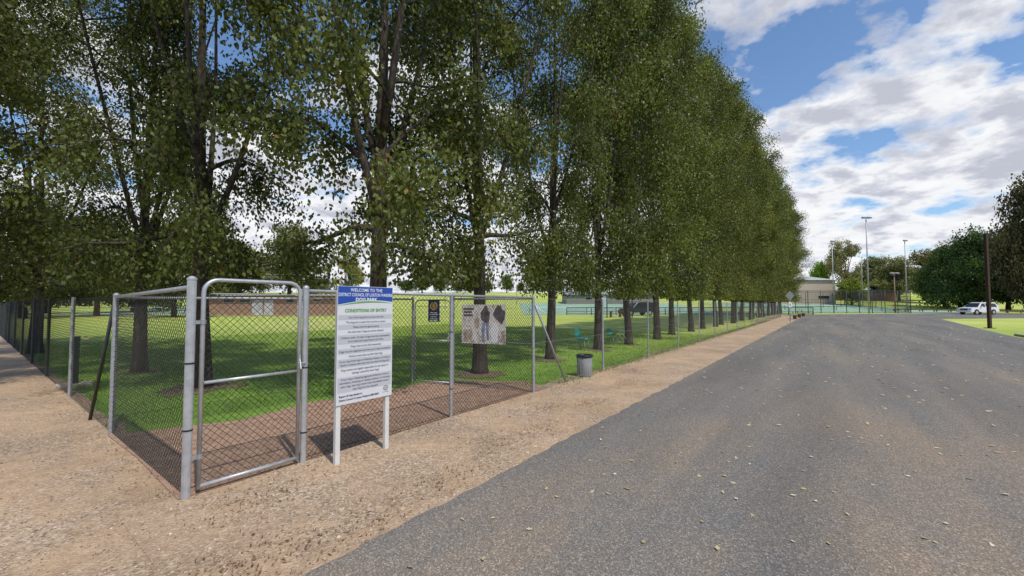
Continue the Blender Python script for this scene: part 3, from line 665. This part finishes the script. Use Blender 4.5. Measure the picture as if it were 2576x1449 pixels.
for i,(a,b_) in enumerate(((195,235),(250,300),(318,350))):
    building('house','%s pale distant house on the left horizon'%('left','middle','right')[i],XA(a,175),XA(b_,175),175,8,2.9,M['white_post'],(M['roofg'],M['orange'],M['roof'])[i],[(-2,1.5,1.2,1.1),(1.5,1.5,1.2,1.1)],[(0,.9,2.1)],1.6)
t=thing('picnic_shelter','open flat-roofed shelter with dark posts beyond the bin','shelter',(XA(1548,50),50,0),.2)
MB().box((0,0,2.75),(3.6,2.6,.14)).build('roof',M['roof'],t)
for sx in (-1.6,1.6):
    for sy in (-1.1,1.1): MB().box((sx,sy,1.33),(.1,.1,2.7)).build('post',M['post_dark'],t)
MB().box((0,0,.74),(1.8,.7,.06)).build('table_top',M['timber'],t)
for sx in (-.6,.6): MB().box((sx,0,.36),(.1,.5,.7)).build('table_leg',M['timber'],t)
def cfence(label,A,B,h,n,pitch=.28):
    A=Vector(A);B=Vector(B); t=thing('court_fence',label,'fence')
    za=hz(0,A.y); zb=hz(0,B.y)
    for k in range(n+1):
        p=A.lerp(B,k/n); z=hz(0,p.y); MB().tube([(p.x,p.y,z-.1),(p.x,p.y,z+h)],.06,6).build('post',M['post_dark'],t,True)
    for q0,q1 in ((h,.045),(h*.5,.03),(.2,.03)): MB().tube([(A.x,A.y,za+q0),(B.x,B.y,zb+q0)],q1,5).build('rail',M['post_dark'],t,True)
    mb=MB(); L=(B-A).length; d=(B-A)/L
    k=-h
    while k<L:
        for sg in (0,1):
            a=max(0,k); b2=min(L,k+h)
            if b2-a>.05:
                qa=a-k;qb=b2-k
                if sg: qa=h-qa;qb=h-qb
                p=A+d*a;q=A+d*b2; mb.tube([(p.x,p.y,hz(0,p.y)+qa),(q.x,q.y,hz(0,q.y)+qb)],.008,3,False)
        k+=pitch
    mb.build('wire_mesh',M['wire_dark'],t); return t
cfence('dark court fence facing the road end beside the floodlights',(XA(2000,72),72,0),(XA(2290,72),72,0),3.9,9)
cfence('dark court fence returning up the slope at the right court edge',(XA(2290,72),72,0),(90,112,0),3.9,6)
cfence('dark court fence across the far side of the right courts',(54,100,0),(88,100,0),3.6,8)
cfence('long court fence behind the tree trunks of the row',(8,60.5,0),(44,60.5,0),1.1,10)
cfence('dark court fence behind the left courts',(-84,110,0),(-44,110,0),3.0,9)
for i,(x0,x1,y) in enumerate(((3,13,72),(16,27,76),(30,41,74),(-76,-64,76),(-60,-49,76),(58,69,88))):
    t=thing('tennis_net','%s tennis net counted from the left court outwards to the row end'%ORD[(2,3,4,0,1,5)[i]],'tennis net',(x0,y,hz(0,y)),0,'tennis nets')
    w=x1-x0
    for x in (0,w): MB().tube([(x,0,0),(x,0,1.1)],.05,6).build('net_post',M['dkgreen'],t,True)
    mb=MB()
    for k in range(int(w/.2)): mb.tube([(k*.2,0,.05),(k*.2,0,1.0)],.006,3,False)
    for k in range(5): mb.tube([(0,0,.1+k*.2),(w,0,.1+k*.2)],.006,3,False)
    mb.build('netting',M['net'],t); MB().box((w/2,0,1.02),(w,.03,.09)).build('tape',M['white'],t)
for i in range(9):
    px=2262+i*36; Y=84-i*1.2; x=XA(px,Y); z=hz(0,Y)
    t=thing('log_barrier','%s low log rail from the left in front of the dark trees'%ORD[i],'barrier',(x,Y,z),-.15,'low log rails along the car park')
    MB().tube([(-1.25,0,.42),(1.25,0,.42)],.11,8).build('rail',M['timber'],t,True)
    for sx in (-1,1): MB().tube([(sx,0,-.05),(sx,0,.4)],.1,8).build('post',M['timber'],t,True)
def car(loc,rz,label,paint,name='parked_car'):
    t=thing(name,label,'car',loc,rz)
    def prism(prof,w0,w1,zs):
        mb=MB(); n=len(prof); z0,z1=zs
        def hw(z): q=max(0,min(1,(z-z0)/(z1-z0))); return w0+(w1-w0)*q
        vs=[(x,-hw(z),z) for x,z in prof]+[(x,hw(z),z) for x,z in prof]
        mb.add(vs,[tuple(range(n)),tuple(range(2*n-1,n-1,-1))]+[(i,n+i,n+(i+1)%n,(i+1)%n) for i in range(n)]); return mb
    low=[(-2.42,.42),(-2.45,.75),(-2.38,1.0),(-1.15,1.12),(2.35,1.14),(2.45,.85),(2.42,.45)]
    for cx in (1.45,-1.5):
        low+= [(cx+.47,.42)]+[(cx+.47*math.cos(a),.40+.44*math.sin(a)) for a in np.linspace(.2,PI-.2,7)]+[(cx-.47,.42)]
    prism(low,.95,.93,(.4,1.1)).build('body',paint,t)
    prism([(-1.2,1.10),(-.45,1.78),(.1,1.86),(2.0,1.84),(2.33,1.5),(2.36,1.12)],.92,.72,(1.1,1.85)).build('cabin',paint,t,bevel=.03)
    def hwc(z): return .92-.2*(z-1.1)/.75
    for sd in (-1,1):
        for pts in ([(-.88,1.16),(-.40,1.68),(.1,1.72),(.1,1.16)],[(.2,1.16),(.2,1.72),(1.05,1.72),(1.05,1.16)],[(1.15,1.16),(1.15,1.72),(1.9,1.70),(2.1,1.45),(2.12,1.16)]):
            mb=MB(); mb.add([(x,sd*(hwc(z)+.006),z) for x,z in pts],[tuple(range(len(pts)))]); mb.build('side_window',M['glass'],t)
        for cx in (1.45,-1.5):
            w=MB().tube([(cx,sd*.74,.38),(cx,sd*.96,.38)],.38,20).build('wheel',M['rubber'],t,False)
            MB().tube([(cx,sd*.955,.38),(cx,sd*.975,.38)],.23,14).build('rim',M['chrome'],w)
        MB().box((-2.40,sd*.68,.85),(.12,.36,.2)).build('headlight',M['amber'],t,bevel=.02)
        MB().box((2.42,sd*.78,.95),(.08,.2,.4)).build('tail_light',M['redlamp'],t,bevel=.02)
        MB().box((-.75,sd*1.03,1.2),(.14,.2,.2)).build('mirror',paint,t,bevel=.03)
    mb=MB(); mb.add([(-1.14,-.82,1.17),(-1.14,.82,1.17),(-.50,.68,1.76),(-.50,-.68,1.76)],[(0,1,2,3)]); mb.build('windscreen',M['glass'],t).location=(-.02,0,.012)
    MB().box((-2.46,0,.82),(.05,.9,.22)).build('grille',M['black'],t); MB().box((-2.47,0,.5),(.16,1.85,.22)).build('front_bumper',paint,t,bevel=.04); MB().box((2.45,0,.52),(.14,1.85,.24)).build('rear_bumper',paint,t,bevel=.04)
    for sd in (-1,1): MB().tube([(-.2,sd*.62,1.9),(1.8,sd*.62,1.9)],.02,6).build('roof_rack',M['black'],t)
    return t
car((XA(2458,63),63,0),.12,'white four wheel drive car parked on the grass before dark trees',M['carwhite'])
car((XA(1602,58),58,0),.3,'dark parked car seen between trunks near the shelter',M['cardark'])
car((XA(290,120),120,hz(0,120)),.1,'small white car far off behind the left courts',M['carwhite'])
# ------------------------------------------------------------------ scattered stuff
r=np.random.default_rng(77)
def fsarr(s,t,z): 
    p=np.array(P0)[None,:]+np.outer(s,np.array(U))+np.outer(t,np.array(N)); p[:,2]=z; return p
def flatdirs(n,tilt=.25):
    a=r.uniform(0,2*PI,n); ax=unit(np.stack([np.cos(a),np.sin(a),r.normal(0,tilt,n)],1)); wd=unit(np.stack([-np.sin(a),np.cos(a),r.normal(0,tilt,n)],1)); return ax,wd
n=1500; s=r.uniform(0,1,n)**1.0*44-1; t_=-1.9-r.uniform(0,1,n)**1.1*9.5
ax,wd=flatdirs(n,.15); f_=1+np.clip(s/14,0,1.1); o=leafobj('fallen_leaves',fsarr(s,t_,.018),ax,wd,r.uniform(.028,.058,n)*f_,r.uniform(.014,.032,n)*f_,r.random(n),M['roadleaf']); tag(o,'pale fallen leaves scattered over the asphalt road','leaves',None,'stuff')
n1=3600; s=r.uniform(0,30,n1); t_=r.normal(.0,.22,n1)
n2_=2600; cs=np.array([(-1.0,-1.35),(-.4,-1.5),(.0,-1.3),(.55,-1.55),(1.6,-1.45),(2.6,-1.2),(3.4,-1.3),(4.4,-.8),(5,-1.2),(7,-1.0),(8.5,-.6),(.3,-.5)]); k=r.integers(0,len(cs),n2_)
s2=cs[k,0]+r.normal(0,.25,n2_); t2=np.maximum(cs[k,1]+r.normal(0,.14,n2_),-1.74)
n3=1400; s3=r.uniform(.1,5,n3); t3=r.uniform(0,2.6,n3); n4=1500; s4=r.normal(.02,.16,n4); t4=r.uniform(.1,14,n4)
n5=1500; tc_=np.array([(6,2.1),(9,2.05),(12.2,2.1),(1.6,5.3),(1.3,8.7),(14.8,2)]); k=r.integers(0,6,n5); s5=tc_[k,0]+r.normal(0,.4,n5); t5=tc_[k,1]+r.normal(0,.4,n5)
n6=900; s6=r.uniform(-5,6,n6); t6=r.uniform(-1.74,6,n6)
s=np.concatenate([s,s2,s3,s4,s5,s6]); t_=np.concatenate([t_,t2,t3,t4,t5,t6]); n=len(s)
ax,wd=flatdirs(n,.4); o=leafobj('leaf_litter',fsarr(s,t_,.018),ax,wd,r.uniform(.012,.042,n),r.uniform(.004,.015,n),r.normal(.38,.25,n),M['litter']); tag(o,'dry brown leaf litter along the fence foot and verge','leaf litter',None,'stuff')
n=22000; s=np.concatenate([r.uniform(-4,5,n//2),r.uniform(-5,0,n-n//2)]); t_=np.concatenate([r.uniform(-1.75,0,n//2),r.uniform(-1.8,6,n-n//2)])
P=fsarr(s,t_,.006); R=r.lognormal(math.log(.0048),.45,n)
oc=np.array([(1,0,0),(0,1,0),(-1,0,0),(0,-1,0),(0,0,.7),(0,0,-.5)]); fc=np.array([(0,1,4),(1,2,4),(2,3,4),(3,0,4)])
sc=R[:,None,None]*r.uniform(.6,1.3,(n,6,3)); V=P[:,None,:]+oc[None]*sc
me=bpy.data.meshes.new('gravel_stones'); me.vertices.add(n*6); me.vertices.foreach_set('co',V.astype(np.float32).ravel())
I=(np.arange(n)[:,None,None]*6+fc[None]).reshape(-1); me.loops.add(len(I)); me.loops.foreach_set('vertex_index',I.astype(np.int32)); me.polygons.add(len(I)//3); me.polygons.foreach_set('loop_start',np.arange(0,len(I),3,dtype=np.int32)); me.update(calc_edges=True)
a=me.attributes.new('tone','FLOAT','FACE'); a.data.foreach_set('value',np.repeat(np.clip(r.normal(.48,.3,n),0,1),4).astype(np.float32)); me.materials.append(M['stone'])
o=bpy.data.objects.new('gravel_stones',me); C.objects.link(o); tag(o,'loose pale pebbles on the sandy gravel verge','gravel',None,'stuff')
n=110000; s=r.uniform(.2,22,n); t_=r.uniform(.25,20,n)
keep=~((s<5.3)&(t_<2.7)); 
for (a_,b_) in ((6,2.1),(9,2.05),(12.2,2.1),(1.6,5.3),(1.3,8.7)): keep&=((s-a_)**2+(t_-b_)**2)>r.uniform(.05,.45,n)
s=s[keep];t_=t_[keep]; 
m_=9000; s=np.concatenate([s,r.uniform(6,45,m_)]); t_=np.concatenate([t_,r.normal(.12,.14,m_)])
n=len(s); a=r.uniform(0,2*PI,n)
ax=unit(np.stack([r.normal(0,.35,n),r.normal(0,.35,n),np.ones(n)],1)); wd=np.stack([np.cos(a),np.sin(a),np.zeros(n)],1)
o=leafobj('lawn_grass',fsarr(s,t_,.0),ax,wd,r.uniform(.025,.06,n),r.uniform(.008,.016,n),r.normal(.45,.22,n),M['blade']); tag(o,'short green lawn grass inside the dog park','grass',None,'stuff')
for (a_,b_,R0) in ((6,2.1,.62),(9,2.05,.5),(12.2,2.1,.5),(1.6,5.3,.75),(1.3,8.7,.4),(14.8,2,.5)):
    poly('tree_dirt_ring',[FS(a_+R0*math.cos(q)*random.uniform(.6,1.15),b_+R0*math.sin(q)*random.uniform(.6,1.15)) for q in np.linspace(0,2*PI,25)[:-1]],.009,M['soil'])
# ------------------------------------------------------------------ light
el=math.radians(58); sd=Vector((.62,-.78,0)).normalized()
S=Vector((sd.x*math.cos(el),sd.y*math.cos(el),math.sin(el)))
L=bpy.data.lights.new('sun','SUN'); L.energy=3.1; L.angle=math.radians(1.0); L.color=(1,.95,.87)
lo=bpy.data.objects.new('sun',L); C.objects.link(lo); lo.rotation_euler=S.to_track_quat('Z','Y').to_euler(); lo.location=(30,-10,40)
w=bpy.data.worlds.new('World'); bpy.context.scene.world=w; w.use_nodes=True; nt=w.node_tree; bgn=nt.nodes['Background']; bgn.inputs[1].default_value=.14
sky=nt.nodes.new('ShaderNodeTexSky'); sky.sky_type='NISHITA'; sky.sun_disc=False; sky.sun_elevation=el; sky.sun_rotation=math.atan2(sd.x,sd.y); sky.air_density=1.0; sky.dust_density=.5; sky.ozone_density=2.0
tc=nt.nodes.new('ShaderNodeTexCoord'); sp=nt.nodes.new('ShaderNodeSeparateXYZ'); nt.links.new(tc.outputs['Generated'],sp.inputs[0])
def mth(op,a,b_):
    n=nt.nodes.new('ShaderNodeMath'); n.operation=op
    for i,x in enumerate((a,b_)):
        if hasattr(x,'links'): nt.links.new(x,n.inputs[i])
        else: n.inputs[i].default_value=x
    return n.outputs[0]
zc=mth('ADD',mth('MAXIMUM',sp.outputs[2],0.0),.24)
cb=nt.nodes.new('ShaderNodeCombineXYZ'); nt.links.new(mth('DIVIDE',sp.outputs[0],zc),cb.inputs[0]); nt.links.new(mth('DIVIDE',sp.outputs[1],zc),cb.inputs[1])
mpn=nt.nodes.new('ShaderNodeMapping'); mpn.inputs['Location'].default_value=(3.45,1.55,0); nt.links.new(cb.outputs[0],mpn.inputs[0])
n1=noise(nt,2.3,12,.57,mpn.outputs[0],.08)
cover=mth('ADD',n1,mth('MULTIPLY',mth('SUBTRACT',.40,sp.outputs[2]),.46))
mask=ramp(nt,cover,[(.470,(0,0,0)),(.505,(.5,.5,.5)),(.55,(1,1,1))])
mp2=nt.nodes.new('ShaderNodeMapping'); mp2.inputs['Location'].default_value=(3.45-.05,1.55+.06,0); nt.links.new(cb.outputs[0],mp2.inputs[0])
n2=noise(nt,2.3,12,.57,mp2.outputs[0],.08); n3_=noise(nt,5.5,9,.6,mpn.outputs[0],.2)
shade=mth('ADD',mth('ADD',mth('MULTIPLY',n1,.55),mth('MULTIPLY',n3_,.45)),mth('MULTIPLY',mth('SUBTRACT',n2,n1),-.9))
ccol=ramp(nt,shade,[(.40,(6.9,6.95,7.05)),(.49,(6.4,6.5,6.7)),(.55,(5.0,5.15,5.65)),(.62,(3.8,4.0,4.6))])
skc=mix(nt,1,sky.outputs[0],(.92,1.05,1.16),'MULTIPLY')
nt.links.new(mix(nt,mask,skc,ccol),bgn.inputs[0])
# ------------------------------------------------------------------ camera
cam=bpy.data.cameras.new('camera'); cam.sensor_width=36; cam.lens=36*F/2576; cam.clip_end=3000; cam.clip_start=.05
co=bpy.data.objects.new('camera',cam); C.objects.link(co); co.location=(0,0,HC); co.rotation_euler=(PI/2+PITCH,0,0)
bpy.context.scene.camera=co
vs=bpy.context.scene.view_settings; vs.view_transform='Standard'; vs.look='None'; vs.exposure=0
